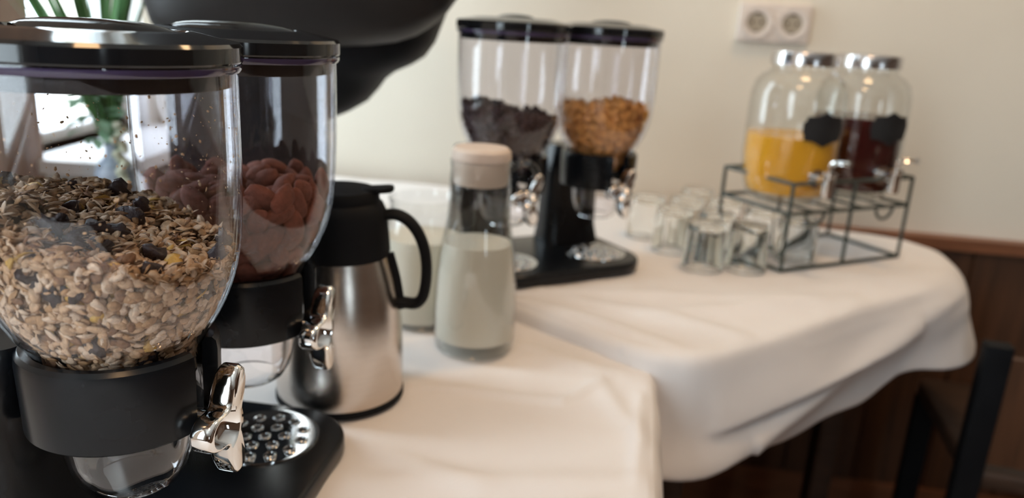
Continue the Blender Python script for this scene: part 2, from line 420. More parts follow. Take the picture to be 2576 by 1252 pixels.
def table(label, outline, z, legs):
    c = sum((Vector(p) for p in outline), Vector((0, 0))) / len(outline)
    t = thing('buffet_table', label, 'table', (c.x, c.y, 0))
    o = [(p.x - c.x, p.y - c.y) for p in smooth_closed(outline, 90)]
    o = inset(o, 0.004)
    obj('table_top', prism(o, z - 0.030, z - 0.002), M_DWOOD, t)
    for (x, y) in legs:
        obj('leg', prism(rrect(x - c.x - 0.022, x - c.x + 0.022, y - c.y - 0.022, y - c.y + 0.022, 0.006, 2), 0, z - 0.03), M_DWOOD, t)
table('far buffet table with a rounded end hidden under white cloth', FAR_OUT, FAR_Z, [(0.66, 1.42), (0.25, 1.02), (-0.75, 1.18), (-0.75, 1.72), (0.35, 1.62)])
NEAR_TAB = [(x, min(y, 1.052)) if x < 0.1 else (x - 0.004, min(y, 0.862)) for x, y in NEAR_OUT if (x, y) != (0.172, 0.890)]
table('near buffet table under the creased white cloth', NEAR_TAB, NEAR_Z, [(0.02, 0.1), (0.10, 0.80), (-0.75, -0.35), (-0.75, 0.95)])

# ------------------------------------------------------------------ cereal dispensers
CAN_PROF = [(0.0490, 0.140), (0.0490, 0.176), (0.0505, 0.182), (0.0555, 0.190), (0.0625, 0.201), (0.0695, 0.216), (0.0745, 0.231), (0.0778, 0.250), (0.0792, 0.272), (0.080, 0.298), (0.080, 0.363)]
def can_r(z):
    for (r0, z0), (r1, z1) in zip(CAN_PROF, CAN_PROF[1:]):
        if z <= z1: return r0 + (r1 - r0) * max(0, (z - z0)) / (z1 - z0)
    return 0.08
def build_dispenser(label, loc, rz):
    d = thing('cereal_dispenser', label, 'cereal dispenser', loc, rz, 'twin cereal dispensers')
    obj('base', prism(rrect(-0.115, 0.085, -0.148, 0.148, 0.060, 10), 0.0, 0.019, 0.005), M_BLACK, d)
    for s in (-0.084, 0.084):
        T = Matrix.Translation((0, s, 0))
        # column opposite the knob, flared a little to the base
        obj('column', xf(slices([(0.017, -0.112, -0.046, -0.054, 0.054), (0.045, -0.108, -0.054, -0.050, 0.050), (0.13, -0.106, -0.056, -0.047, 0.047), (0.18, -0.106, -0.045, -0.047, 0.047), (0.186, -0.103, -0.047, -0.044, 0.044)], 36, 4.5), T), M_BLACK, d)
        # slotted collar
        g = math.radians(13); n = 56; V, Fa = [], []
        prof = [(0.0502, 0.133), (0.0585, 0.131), (0.060, 0.1325), (0.0612, 0.178), (0.0605, 0.1835), (0.058, 0.186), (0.0535, 0.186), (0.0512, 0.182)]
        m = len(prof)
        for k in range(n + 1):
            a = g + (2 * PI - 2 * g) * k / n
            V += [(r * math.cos(a), r * math.sin(a) + s, z) for r, z in prof]
        for k in range(n):
            for j in range(m): Fa.append((k * m + j, k * m + (j + 1) % m, (k + 1) * m + (j + 1) % m, (k + 1) * m + j))
        Fa.append(tuple(range(m))[::-1]); Fa.append(tuple(range(n * m, n * m + m)))
        obj('collar', (V, Fa), M_BLACK, d)
        can = obj('canister', xf(shell(CAN_PROF, 0.0018, 96), T), M_CLEAR, d)
        obj('rim_ring', xf(lathe([(0.0802, 0.3580), (0.0812, 0.3578), (0.0826, 0.3600), (0.0826, 0.3622), (0.0802, 0.3622), (0.0802, 0.3580)], 96), T), M_RING, can)
        lid = obj('lid', xf(lathe([(0, 0.349), (0.0765, 0.349), (0.0772, 0.350), (0.0772, 0.3632), (0.0822, 0.3632), (0.0832, 0.3645), (0.0832, 0.3730), (0.0815, 0.3752),
                                   (0.074, 0.3768), (0.060, 0.3796), (0.0545, 0.3808), (0.0525, 0.3806), (0.049, 0.3772), (0.040, 0.3752), (0.0, 0.3747)], 96), T), M_BLACKG, d)
        # arched grip: lens outline along x
        V, Fa = [], []; n = 24; L = 0.052
        for k in range(n + 1):
            u = -1 + 2 * k / n; x = L * u; h = 0.0110 * (1 - u * u) ** 0.8; w = 0.003 + 0.012 * (1 - u * u)
            zb = 0.3748 + 0.006 * u * u
            V += [(x, s - w, zb), (x, s + w, zb), (x, s + w * 0.75, zb + h * 0.6), (x, s + w * 0.35, zb + h), (x, s - w * 0.35, zb + h), (x, s - w * 0.75, zb + h * 0.6)]
        for k in range(n):
            for j in range(6): Fa.append((k * 6 + j, (k + 1) * 6 + j, (k + 1) * 6 + (j + 1) % 6, k * 6 + (j + 1) % 6))
        Fa.append((0, 1, 2, 3, 4, 5)); Fa.append(tuple(n * 6 + j for j in (5, 4, 3, 2, 1, 0)))
        obj('lid_grip', (V, Fa), M_BLACKG, lid, ang=50)
        obj('spout', xf(shell([(0.0415, 0.1385), (0.0415, 0.122), (0.0402, 0.106), (0.0368, 0.092), (0.0315, 0.083), (0.0275, 0.080)], 0.0024, 64), T), M_SPOUT, d)
        obj('flow_paddle', xf(join(tube([(-0.03, 0, 0.148), (0.055, 0, 0.132)], 0.006, 10), *[xf(box(-0.024, 0.024, -0.0012, 0.0012, 0.0, 0.030), Matrix.Translation((0, 0, 0.148)) @ Matrix.Rotation(a, 4, 'X')) for a in (PI * 0.75, PI * 1.25)]), T), mat('white_paddle', (0.7, 0.7, 0.72), 0.3, vary=0.03), d)
        # three-lobed chrome knob with a dished front
        kx, kz = 0.060, 0.131; V, Fa = [], []; n = 72
        def rad(t):
            best = 0.0145
            for a, L2, w in ((math.radians(176), 0.030, 0.62), (math.radians(66), 0.040, 0.36), (math.radians(-78), 0.041, 0.36)):
                dd = abs((t - a + PI) % (2 * PI) - PI); best = max(best, 0.0145 + (L2 - 0.0145) * math.exp(-(dd / w) ** 2.6))
            return best
        lay = [(0.0, 0.84, 0), (0.0012, 0.94, 0), (0.0035, 1.0, 0), (0.0125, 1.0, 0), (0.0152, 0.965, 0), (0.0162, 0.90, 0), (0.0162, 1.0, 1), (0.0145, 0.94, 1), (0.0075, 0.84, 1), (0.0045, 0.55, 1), (0.0040, 0.2, 1)]
        for x, f, dish in lay:
            for k in range(n):
                t = 2 * PI * k / n; R_ = rad(t) * f
                if dish:                                   # round hollow set towards the short lobe
                    cyy, q = -0.0085, 0.0170; b_ = cyy * math.cos(t)
                    R_ = min(b_ + math.sqrt(b_ * b_ - cyy * cyy + q * q), rad(t) * 0.84)
                    yy = cyy * (1 - f) + R_ * f * math.cos(t); zz = R_ * f * math.sin(t)
                else: yy, zz = R_ * math.cos(t), R_ * math.sin(t)
                V.append((kx + x, s + yy, kz + zz))
        for j in range(len(lay) - 1):
            for k in range(n): Fa.append((j * n + k, j * n + (k + 1) % n, (j + 1) * n + (k + 1) % n, (j + 1) * n + k))
        Fa.append(tuple(range(n))[::-1]); Fa.append(tuple(range((len(lay) - 1) * n, len(lay) * n)))
        kb = obj('knob', (V, Fa), M_CHROME, d, ang=50)
        obj('knob_shaft', tube([(0.045, s, kz), (kx + 0.001, s, kz)], 0.008, 16), M_CHROME, kb)
        tr = obj('drip_tray', xf(lathe([(0, 0.0198), (0.044, 0.0198), (0.0465, 0.0208), (0.0485, 0.0208), (0.049, 0.0192), (0.049, 0.0170)], 72), Matrix.Translation((0.014, s, 0))), M_TRAY, d)
        hole = autosmooth(raw_mesh('drain_hole', *join(lathe([(0.0034, 0.0002), (0.0038, 0.0011), (0.0046, 0.0014), (0.0054, 0.0008), (0.0058, -0.0002)], 20)), M_TRAY))
        well = autosmooth(raw_mesh('hole_well', *lathe([(0, 0.0004), (0.0037, 0.0004)], 14), M_HOLE))
        for ring, cnt, off in ((0.0, 1, 0), (0.0175, 6, 0.3), (0.0345, 12, 0.05)):
            for k in range(cnt):
                a = off + 2 * PI * k / cnt; lc = (0.014 + ring * math.cos(a), s + ring * math.sin(a), 0.0198)
                link('drain_hole', hole, tr, lc); link('hole_well', well, tr, lc)
    return d
D1_LOC, D1_RZ = Vector((-0.242, 0.5505, NEAR_Z + 0.004)), math.radians(-7.5)
D2_LOC, D2_RZ = Vector((0.058, 1.194, FAR_Z + 0.006)), math.radians(-60)
build_dispenser('twin black dispenser holding muesli and cocoa pillows, nearest to the viewer', D1_LOC, D1_RZ)
build_dispenser('twin black dispenser holding dark chocolate cereal and orange flakes, by the cream wall', D2_LOC, D2_RZ)
def axis_of(loc, rz, s): return loc + Matrix.Rotation(rz, 3, 'Z') @ Vector((0, s, 0))

# ------------------------------------------------------------------ cereal pieces
def flake_geo(a, b, t, cup, rnd, n=9):
    """small cupped disc with a crease, closed"""
    V, Fa = [], []
    V.append((0, 0, t * 0.7)); V.append((0, 0, -t * 0.3))
    for ring, f in ((0, 0.62), (1, 1.0)):
        for k in range(n):
            th = 2 * PI * k / n; q = f * (1 + (rnd.uniform(-0.13, 0.13) if ring else 0))
            z = -cup * f * f * (0.4 + 0.6 * math.cos(th) ** 2)
            V.append((a * q * math.cos(th), b * q * math.sin(th), z + (t * 0.5 if not ring else 0)))
    for k in range(n):
        k2 = (k + 1) % n
        Fa += [(0, 2 + k, 2 + k2), (2 + k, 2 + n + k, 2 + n + k2, 2 + k2), (1, 2 + n + k2, 2 + n + k)]
    return V, Fa
def lump_geo(a, b, c, amp, rnd, nu=9, nv=6, ex=1.0):
    V, Fa = [(0, 0, c)], []; off = Vector((rnd.uniform(0, 50), rnd.uniform(0, 50), 0))
    for j in range(1, nv):
        ph = PI * j / nv
        for k in range(nu):
            th = 2 * PI * k / nu
            p = Vector((math.sin(ph) * math.cos(th), math.sin(ph) * math.sin(th), math.cos(ph)))
            q = 1 + amp * noise.noise(p * 1.9 + off)
            x = math.copysign(abs(p.x) ** ex, p.x)
            V.append((a * x * q, b * p.y * q, c * p.z * q))
    V.append((0, 0, -c)); e = len(V) - 1
    for k in range(nu):
        k2 = (k + 1) % nu; Fa.append((0, 1 + k, 1 + k2)); Fa.append((e, e - nu + k2, e - nu + k))
        for j in range(nv - 2): Fa.append((1 + j * nu + k, 1 + (j + 1) * nu + k, 1 + (j + 1) * nu + k2, 1 + j * nu + k2))
    return V, Fa
def pillow_geo(a, b, c, rnd):
    """cocoa pillow: pinched flat ends, puffed middle"""
    V, Fa = [], []; n, m = 10, 12; bend = rnd.uniform(-0.15, 0.15)
    for i in range(n + 1):
        u = -1 + 2 * i / n; w = b * (1 - 0.42 * abs(u) ** 2.2); h = max(0.0012, c * (1 - abs(u) ** 2.4) ** 0.7)
        if abs(u) == 1: w *= 0.86
        for k in range(m):
            t = 2 * PI * k / m; co, si = math.cos(t), math.sin(t)
            V.append((a * u, w * math.copysign(abs(co) ** 0.8, co) + bend * b * u * u, h * math.copysign(abs(si) ** 0.8, si)))
    for i in range(n):
        for k in range(m): Fa.append((i * m + k, (i + 1) * m + k, (i + 1) * m + (k + 1) % m, i * m + (k + 1) % m))
    Fa.append(tuple(range(m))); Fa.append(tuple(range(n * m, n * m + m))[::-1])
    return V, Fa
def orient(normal, spin, tilt, rnd):
    z = (Vector(normal) + Vector((rnd.uniform(-1, 1), rnd.uniform(-1, 1), rnd.uniform(-1, 1))) * tilt).normalized()
    return z.to_track_quat('Z', 'Y').to_matrix().to_4x4() @ Matrix.Rotation(spin, 4, 'Z')
def fill(axis, hfun, zlow, kinds, n_wall, n_top, depth, rnd, margin=0.003, tilt=0.45, flat=True):
    """place pieces against the canister wall and over the heap; returns [(kind, matrix)]"""
    out = []; zt = 0.34
    def free(p, kd):                                # keep big pieces from sinking into one another
        sep = kd.get('sep', 0)
        return not sep or all((M.translation - p).length > sep for _, M in out)
    tries = 0
    while len(out) < n_wall and tries < n_wall * 12:
        tries += 1
        th = rnd.uniform(0, 2 * PI); z = zlow + rnd.random() * (zt - zlow)
        R = can_r(z) - 0.0018
        if rnd.random() > R / 0.08: continue
        kd = rnd.choices(range(len(kinds)), [k['w'] for k in kinds])[0]
        mg = kinds[kd]['m'] if 'm' in kinds[kd] else margin
        r = R - mg - rnd.random() ** 1.3 * depth
        x, y = r * math.cos(th), r * math.sin(th)
        if z > hfun(x, y): continue
        dz = (can_r(z + 0.004) - can_r(z - 0.004)) / 0.008
        nv = Vector((math.cos(th), math.sin(th), -dz))
        if not free(axis + Vector((x, y, z)), kinds[kd]): continue
        out.append((kd, Matrix.Translation(axis + Vector((x, y, z))) @ orient(nv, rnd.uniform(0, 2 * PI), tilt * (0.85 if mg < 0.0035 else 1), rnd)))
    for _ in range(n_top):
        kd = rnd.choices(range(len(kinds)), [k['w'] for k in kinds])[0]
        mg = kinds[kd]['m'] if 'm' in kinds[kd] else margin
        r = math.sqrt(rnd.random()) * (0.078 - mg * 1.6); th = rnd.uniform(0, 2 * PI); x, y = r * math.cos(th), r * math.sin(th)
        z = hfun(x, y) - rnd.random() ** 1.2 * depth
        r = min(r, can_r(z) - 0.002 - mg * 1.5); x, y = r * math.cos(th), r * math.sin(th)
        if not free(axis + Vector((x, y, z)), kinds[kd]): continue
        out.append((kd, Matrix.Translation(axis + Vector((x, y, z))) @ orient((0, 0, 1), rnd.uniform(0, 2 * PI), tilt * 1.5, rnd)))
    return out
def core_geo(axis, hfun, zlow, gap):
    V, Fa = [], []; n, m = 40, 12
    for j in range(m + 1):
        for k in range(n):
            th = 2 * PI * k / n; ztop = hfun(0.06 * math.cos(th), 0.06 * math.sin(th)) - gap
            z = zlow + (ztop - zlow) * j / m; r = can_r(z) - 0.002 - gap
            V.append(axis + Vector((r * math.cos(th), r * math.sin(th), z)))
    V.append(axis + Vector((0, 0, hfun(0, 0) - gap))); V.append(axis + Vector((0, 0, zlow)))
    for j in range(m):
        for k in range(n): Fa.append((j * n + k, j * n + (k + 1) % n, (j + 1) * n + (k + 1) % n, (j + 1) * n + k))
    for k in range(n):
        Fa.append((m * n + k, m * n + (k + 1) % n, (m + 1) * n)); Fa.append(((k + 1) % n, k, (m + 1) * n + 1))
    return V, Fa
def cereal(axis, hfun, zlow, kinds, n_wall, n_top, depth, gap, limit, bulk_name, bulk_label, core_mat, seed, tilt=0.45, occl=()):
    """individual pieces for what shows largest, the rest one bulk object"""
    rnd = random.Random(seed)
    pl = fill(axis, hfun, zlow, kinds, n_wall, n_top, depth, rnd, tilt=tilt)
    var = [rnd.randrange(len(kinds[k]['geos'])) for k, _ in pl]
    V, Fa, own = [], [], []
    for i, (k, M) in enumerate(pl):
        g = kinds[k]['geos'][var[i]]; n = len(V); V += [M @ Vector(v) for v in g[0]]
        for f in g[1]: Fa.append(tuple(a + n for a in f)); own.append(i)
    cg = core_geo(axis, hfun, zlow, gap); n = len(V); cV = V + list(cg[0]); cF = Fa + [tuple(a + n for a in f) for f in cg[1]]
    nown = own + [-1] * len(cg[1])
    for og in occl:
        n = len(cV); cV = cV + [Vector(v) for v in og[0]]; cF = cF + [tuple(a + n for a in f) for f in og[1]]; nown = nown + [-1] * len(og[1])
    bvh = BVHTree.FromPolygons(cV, cF)
    score = {}
    starts = []; acc = 0
    for i, (k, M) in enumerate(pl): starts.append(acc); acc += len(kinds[k]['geos'][var[i]][0])
    for i, (k, M) in enumerate(pl):
        g = kinds[k]['geos'][var[i]]; hit = 0; N = len(g[0])
        for a in range(0, N, max(1, N // 12)):
            p = V[starts[i] + a]; dr = (p - CAM); L = dr.length; dr.normalize()
            h = bvh.ray_cast(CAM, dr, L + 0.01)
            if h[2] is not None and nown[h[2]] == i: hit += 1
        if hit: score[i] = hit / max(1, math.ceil(N / max(1, N // 12))) * (kinds[k].get('pri', 1.0))
    cnt = {}
    chosen = set()
    for i in sorted(score, key=lambda q: -score[q]):
        nm = kinds[pl[i][0]]['name']
        if cnt.get(nm, 0) < limit and score[i] >= 0.2: chosen.add(i); cnt[nm] = cnt.get(nm, 0) + 1
    meshes = {}
    for i in chosen:
        k, M = pl[i]; kd = kinds[k]; key = (k, var[i])
        if key not in meshes: meshes[key] = raw_mesh(kd['name'], kd['geos'][var[i]][0], kd['geos'][var[i]][1], kd['mat'])
        o = bpy.data.objects.new(kd['name'], meshes[key]); COL.objects.link(o); o.matrix_world = M
        tag(o, kd['label'], kd['cat'], kd['group'])
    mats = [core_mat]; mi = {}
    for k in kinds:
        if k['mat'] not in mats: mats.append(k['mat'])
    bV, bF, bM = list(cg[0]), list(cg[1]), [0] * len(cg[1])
    for i, (k, M) in enumerate(pl):
        if i in chosen: continue
        g = kinds[k]['geos'][var[i]]; n = len(bV); bV += [M @ Vector(v) for v in g[0]]
        for f in g[1]: bF.append(tuple(a + n for a in f)); bM.append(mats.index(kinds[k]['mat']))
    o = link(bulk_name, raw_mesh(bulk_name, bV, bF, mats, True, bM)); tag(o, bulk_label, 'cereal', kind='stuff')
    return cnt
rg = random.Random(3)
C1 = axis_of(D1_LOC, D1_RZ, -0.084); C2 = axis_of(D1_LOC, D1_RZ, 0.084)
B1 = axis_of(D2_LOC, D2_RZ, -0.084); B2 = axis_of(D2_LOC, D2_RZ, 0.084)
def collar_occ(axis):
    g = lathe([(0.061, 0.131), (0.061, 0.186)], 24); return [Vector(v) + axis for v in g[0]], g[1]
def h1(x, y): return 0.261 - 0.27 * x + 0.006 * noise.noise(Vector((x * 40, y * 40, 1))) + 0.012 * math.exp(-((x + 0.045) ** 2 + (y + 0.01) ** 2) / 0.0003)
oat_lab = 'small cupped oat flake in the muesli canister'
K1 = [dict(w=w, name='oat_flake', label=oat_lab, cat='oat flake', group='oat flakes in the muesli canister', mat=m,
           geos=[flake_geo(rg.uniform(0.0040, 0.0066), rg.uniform(0.0028, 0.0044), 0.0008, rg.uniform(0.0004, 0.0018), rg) for _ in range(6)], m=0.0025) for m, w in zip(M_OATS[:4], (0.28, 0.33, 0.24, 0.11))]
K1.append(dict(w=0.30, name='oat_fragment', label='tiny broken oat fragment among the muesli flakes', cat='oat flake', group='oat fragments in the muesli canister', mat=M_OATS[1],
               geos=[flake_geo(rg.uniform(0.0018, 0.0030), rg.uniform(0.0010, 0.0020), 0.0007, 0.0004, rg, 6) for _ in range(4)], m=0.002, pri=0.0))
K1 += [dict(w=0.013, name='raisin', label='dark wrinkled raisin among the oat flakes', cat='raisin', group='raisins in the muesli canister', mat=M_RAISIN, pri=3,
            geos=[lump_geo(rg.uniform(0.0065, 0.0105), rg.uniform(0.0048, 0.0070), 0.0044, 0.8, rg, 10, 7) for _ in range(4)], m=0.0065),
       dict(w=0.024, name='yellow_flake', label='larger yellow flake among the oat flakes', cat='flake', group='yellow flakes in the muesli canister', mat=M_YFLAKE, pri=3,
            geos=[flake_geo(rg.uniform(0.0065, 0.0085), rg.uniform(0.0045, 0.006), 0.0009, 0.0022, rg, 10) for _ in range(3)], m=0.004)]
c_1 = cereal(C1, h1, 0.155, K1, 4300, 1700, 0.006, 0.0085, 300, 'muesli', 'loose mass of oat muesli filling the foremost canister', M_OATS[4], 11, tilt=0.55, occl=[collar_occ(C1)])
def h2(x, y): return 0.258 - 0.07 * x + 0.012 * noise.noise(Vector((x * 28, y * 28, 4)))
K2 = [dict(w=1, name='cocoa_pillow', label='reddish brown cocoa-dusted cereal pillow in the second canister', cat='cereal piece', group='cocoa pillows in the second canister', mat=M_COCOA,
           geos=[pillow_geo(rg.uniform(0.0125, 0.0150), rg.uniform(0.0078, 0.0092), rg.uniform(0.0052, 0.0064), rg) for _ in range(5)], m=0.0085, sep=0.0128)]
c_2 = cereal(C2, h2, 0.165, K2, 190, 400, 0.010, 0.013, 300, 'cocoa_cereal', 'heap of cocoa cereal behind the visible pillows in the second canister', M_COCOA, 5, tilt=0.38, occl=[collar_occ(C2)])
def h3(x, y):
    c, s = math.cos(D2_RZ), math.sin(D2_RZ)
    return 0.250 - 0.14 * x + 0.010 * noise.noise(Vector((x * 30, y * 30, 8)))
K3 = [dict(w=1, name='chocolate_curl', label='small dark chocolate cereal piece in the dispenser by the wall', cat='cereal piece', group='dark chocolate cereal pieces', mat=M_CHOC,
           geos=[lump_geo(rg.uniform(0.006, 0.009), rg.uniform(0.005, 0.0065), 0.0045, 0.6, rg, 9, 6) for _ in range(5)], m=0.0075, sep=0.0062)]
c_3 = cereal(B1, h3, 0.165, K3, 420, 170, 0.006, 0.012, 300, 'chocolate_cereal', 'mass of dark chocolate cereal behind the visible pieces', M_CHOC, 21, tilt=0.6, occl=[collar_occ(B1)])
def h4(x, y): return 0.256 + 0.0 * x + 0.014 * noise.noise(Vector((x * 26, y * 26, 3))) + 0.012 * math.exp(-((x - 0.025) ** 2 + (y + 0.01) ** 2) / 0.0006) - 8 * max(0, x - 0.04) ** 2
K4 = [dict(w=1, name='corn_flake', label='crinkled orange corn flake in the dispenser by the wall', cat='cereal piece', group='orange corn flakes', mat=M_CORN,
           geos=[flake_geo(rg.uniform(0.008, 0.011), rg.uniform(0.006, 0.0085), 0.001, rg.uniform(0.002, 0.005), rg, 10) for _ in range(5)], m=0.006)]
c_4 = cereal(B2, h4, 0.165, K4, 520, 200, 0.007, 0.011, 300, 'corn_flakes', 'mass of orange corn flakes behind the visible flakes', M_CORN, 22, tilt=0.7, occl=[collar_occ(B2)])
# crumbs stuck to the inside of the muesli canister
V, Fa = [], []
for _ in range(330):
    th = rg.uniform(0, 2 * PI); z = 0.345 - 0.075 * rg.random() ** 0.8; s = rg.uniform(0.0002, 0.0008) * (1 if rg.random() < 0.85 else 1.7)
    M = Matrix.Translation(C1 + Vector((0.0777 * math.cos(th), 0.0777 * math.sin(th), z))) @ orient((math.cos(th), math.sin(th), 0), rg.uniform(0, 6), 0.5, rg)
    g = flake_geo(s * 1.5, s, s * 0.4, 0, rg, 5); n = len(V); V += [M @ Vector(v) for v in g[0]]; Fa += [tuple(a + n for a in f) for f in g[1]]
tag(link('muesli_crumbs', raw_mesh('muesli_crumbs', V, Fa, M_OATS[1])), 'oat dust and crumbs clinging inside the muesli canister', 'crumbs', kind='stuff')

# ------------------------------------------------------------------ thermos jug
t = thing('thermos_jug', 'brushed steel thermos jug with black lid and looped handle', 'thermos', (-0.178, 0.765, NEAR_Z + 0.006))
obj('body', lathe([(0, 0.0), (0.060, 0.0), (0.0645, 0.002), (0.0668, 0.008), (0.067, 0.02), (0.0668, 0.05), (0.0655, 0.08), (0.0625, 0.110), (0.0575, 0.135), (0.0505, 0.160), (0.049, 0.164), (0, 0.164)], 80), M_STEEL, t)
obj('base_ring', lathe([(0.0665, 0.0), (0.0678, 0.0005), (0.0678, 0.006), (0.0668, 0.0075), (0.0660, 0.004), (0.0665, 0.0)], 80), M_BLACKM, t)
obj('collar', lathe([(0.0480, 0.158), (0.0512, 0.158), (0.0520, 0.162), (0.0505, 0.180), (0.0478, 0.203), (0.0440, 0.2115), (0.040, 0.2145), (0, 0.2145)], 64), M_BLACKM, t)
ld = obj('lid', lathe([(0.0, 0.214), (0.0405, 0.214), (0.0405, 0.220), (0.037, 0.2255), (0.020, 0.2275), (0, 0.2278)], 64), M_BLACKM, t)
obj('thumb_lever', xf(prism(rrect(0.0, 0.034, -0.011, 0.011, 0.008, 4), 0, 0.006, 0.002), Matrix.Translation((0.022, 0.0, 0.2215)) @ Matrix.Rotation(math.radians(-6), 4, 'Y')), M_BLACKM, ld)
hp = [(0.040, 0, 0.198), (0.056, 0, 0.2015), (0.070, 0, 0.196), (0.081, 0, 0.183), (0.088, 0, 0.165), (0.0905, 0, 0.145), (0.0895, 0, 0.125), (0.086, 0, 0.112), (0.078, 0, 0.106), (0.060, 0, 0.108)]
def spline(pts, n=6):
    P = [Vector(p) for p in pts]; o = []
    for i in range(len(P) - 1):
        a, b, c, d = P[max(i - 1, 0)], P[i], P[i + 1], P[min(i + 2, len(P) - 1)]
        for k in range(n):
            u = k / n; o.append(0.5 * ((2 * b) + (c - a) * u + (2 * a - 5 * b + 4 * c - d) * u * u + (3 * b - a - 3 * c + d) * u ** 3))
    return o + [P[-1]]
hs = spline(hp)
obj('handle', xf(tube(hs, 0.0058, 14), Matrix.Scale(1.6, 4, (0, 1, 0))), M_BLACKM, t)
obj('handle_strip', tube(spline([(0.0525, 0, 0.160), (0.0595, 0, 0.135), (0.0640, 0, 0.110), (0.0660, 0, 0.100)]), 0.004, 10), M_BLACKM, t)

# ------------------------------------------------------------------ milk carafe and milk jug
t = thing('milk_carafe', 'tall glass carafe of milk with a pale beige stopper', 'carafe', (-0.042, 0.905, NEAR_Z + 0.006), math.radians(12))
prof = [(0.0, 0.001), (0.044, 0.001), (0.0485, 0.005), (0.0510, 0.018), (0.0515, 0.050), (0.0502, 0.085), (0.0470, 0.120), (0.0420, 0.148), (0.0385, 0.168), (0.0370, 0.190), (0.0370, 0.215), (0.0355, 0.228), (0.0372, 0.238)]
obj('glass_body', shell(prof[1:], 0.0022, 72), M_GLASS, t)
obj('glass_base', lathe([(0, 0.0), (0.044, 0.0), (0.0445, 0.006), (0, 0.006)], 48), M_GLASS, t)
mk = [(0, 0.0075)] + [(r - 0.0030, z) for r, z in prof[2:7] if z > 0.006] + [(0.0410, 0.138), (0, 0.138)]
obj('milk', lathe(mk, 64), M_MILK, t)
obj('stopper', lathe([(0, 0.210), (0.0318, 0.210), (0.0330, 0.213), (0.0334, 0.2385), (0.0352, 0.2395), (0.0356, 0.243), (0.0345, 0.250), (0.031, 0.2535), (0, 0.2545)], 56), M_STOPPER, t)
obj('handle', tube(spline([(0.0365, 0, 0.228), (0.052, 0, 0.236), (0.066, 0, 0.228), (0.071, 0, 0.208), (0.068, 0, 0.185), (0.058, 0, 0.166), (0.040, 0, 0.160)]), 0.0045, 12), M_GLASS, t)
t = thing('milk_jug', 'squat glass jug of milk behind the steel thermos handle', 'jug', (-0.118, 0.992, NEAR_Z + 0.006), math.radians(190))
prof = [(0.048, 0.001), (0.054, 0.006), (0.0565, 0.02), (0.057, 0.06), (0.0555, 0.10), (0.051, 0.130), (0.046, 0.150), (0.045, 0.160), (0.048, 0.170)]
obj('glass_body', shell(prof, 0.0022, 64), M_GLASS, t)
obj('glass_base', lathe([(0, 0.0), (0.048, 0.0), (0.0485, 0.006), (0, 0.006)], 48), M_GLASS, t)
obj('milk', lathe([(0, 0.0075), (0.0505, 0.0085), (0.0535, 0.02), (0.054, 0.06), (0.0525, 0.10), (0.050, 0.118), (0, 0.118)], 64), M_MILK, t)
obj('handle', tube(spline([(0.047, 0, 0.155), (0.065, 0, 0.152), (0.078, 0, 0.13), (0.080, 0, 0.10), (0.070, 0, 0.07), (0.054, 0, 0.06)]), 0.005, 12), M_GLASS, t)

# ------------------------------------------------------------------ drinking glasses, turned upside down
GL = [((0.318, 1.238), 'front tumbler nearest the dispenser base, upside down'), ((0.392, 1.245), 'front tumbler nearest the left leg of the jar stand'), ((0.500, 1.318), 'tumbler just inside the front foot rail of the jar stand'),
      ((0.283, 1.335), 'tumbler standing behind the front tumbler nearest the dispenser'), ((0.355, 1.322), 'tumbler in the centre of the cluster, upside down'), ((0.450, 1.368), 'tumbler standing underneath the orange juice jar'),
      ((0.250, 1.425), 'leftmost tumbler, set apart by the orange flake canister'), ((0.326, 1.432), 'back row tumbler beside the leftmost one'), ((0.400, 1.440), 'back row tumbler behind the centre tumbler'), ((0.365, 1.525), 'rearmost tumbler closest to the cream wall')]
gp = autosmooth(raw_mesh('tumbler', *lathe([(0, 0.066), (0.026, 0.066), (0.0285, 0.068), (0.033, 0.001), (0.0342, 0.0), (0.0348, 0.001), (0.0312, 0.074), (0.0295, 0.0775), (0.027, 0.0785), (0, 0.0785)], 48), M_TUMBLER))
rim = autosmooth(raw_mesh('rim', *lathe([(0.0330, 0.001), (0.0339, -0.0003), (0.0349, 0.001), (0.0339, 0.0022), (0.0330, 0.001)], 48), M_TUMBLER))
for (x, y), lab in GL:
    g = thing('tumbler', 'clear glass ' + lab.replace('tumbler', 'tumbler', 1), 'glass', (x, y, FAR_Z + 0.005), 0, 'upturned tumblers beside the juice jars')
    link('glass_body', gp, g); link('rim', rim, g)

# ------------------------------------------------------------------ juice jars on their wire stand
ROW = Vector((0.883, 0.469, 0)); FRONT = Vector((0.469, -0.883, 0)); SC = Vector((0.542, 1.378, FAR_Z + 0.004))
st = thing('jar_stand', 'dark wire stand carrying the two juice jars', 'stand', SC)
HL, HD, WR = 0.147, 0.080, 0.0034
def sp(u, v, z): return ROW * u + FRONT * v + Vector((0, 0, z))
def rect_wire(z, hl=HL, hd=HD): return tube([sp(-hl, -hd, z), sp(hl, -hd, z), sp(hl, hd, z), sp(-hl, hd, z)], WR, 8, True)
def rect_pts(z):
    c = [sp(-HL, -HD, z), sp(HL, -HD, z), sp(HL, HD, z), sp(-HL, HD, z)]; o = []
    for i in range(4):
        a, b = c[i], c[(i + 1) % 4]; o += [a.lerp(b, k / 12) for k in range(12)]
    return o
for nm, z in (('foot_rail', 0.0036), ('shelf_rail', 0.100), ('top_rail', 0.150)): obj(nm, tube(rect_pts(z), WR, 8, True), M_WIRE, st)
for u, v in ((-HL, -HD), (HL, -HD), (-HL, HD), (HL, HD), (0.0, HD), (0.0, -HD)):
    obj('leg', tube([sp(u, v, 0.0036), sp(u, v, 0.150)], WR, 8), M_WIRE, st)
for u in (-0.09, -0.03, 0.03, 0.09): obj('cross_wire', tube([sp(u, -HD, 0.101), sp(u, HD, 0.101)], 0.0025, 8), M_WIRE, st)
TAPD = Vector((0.28, -0.96, 0)).normalized()
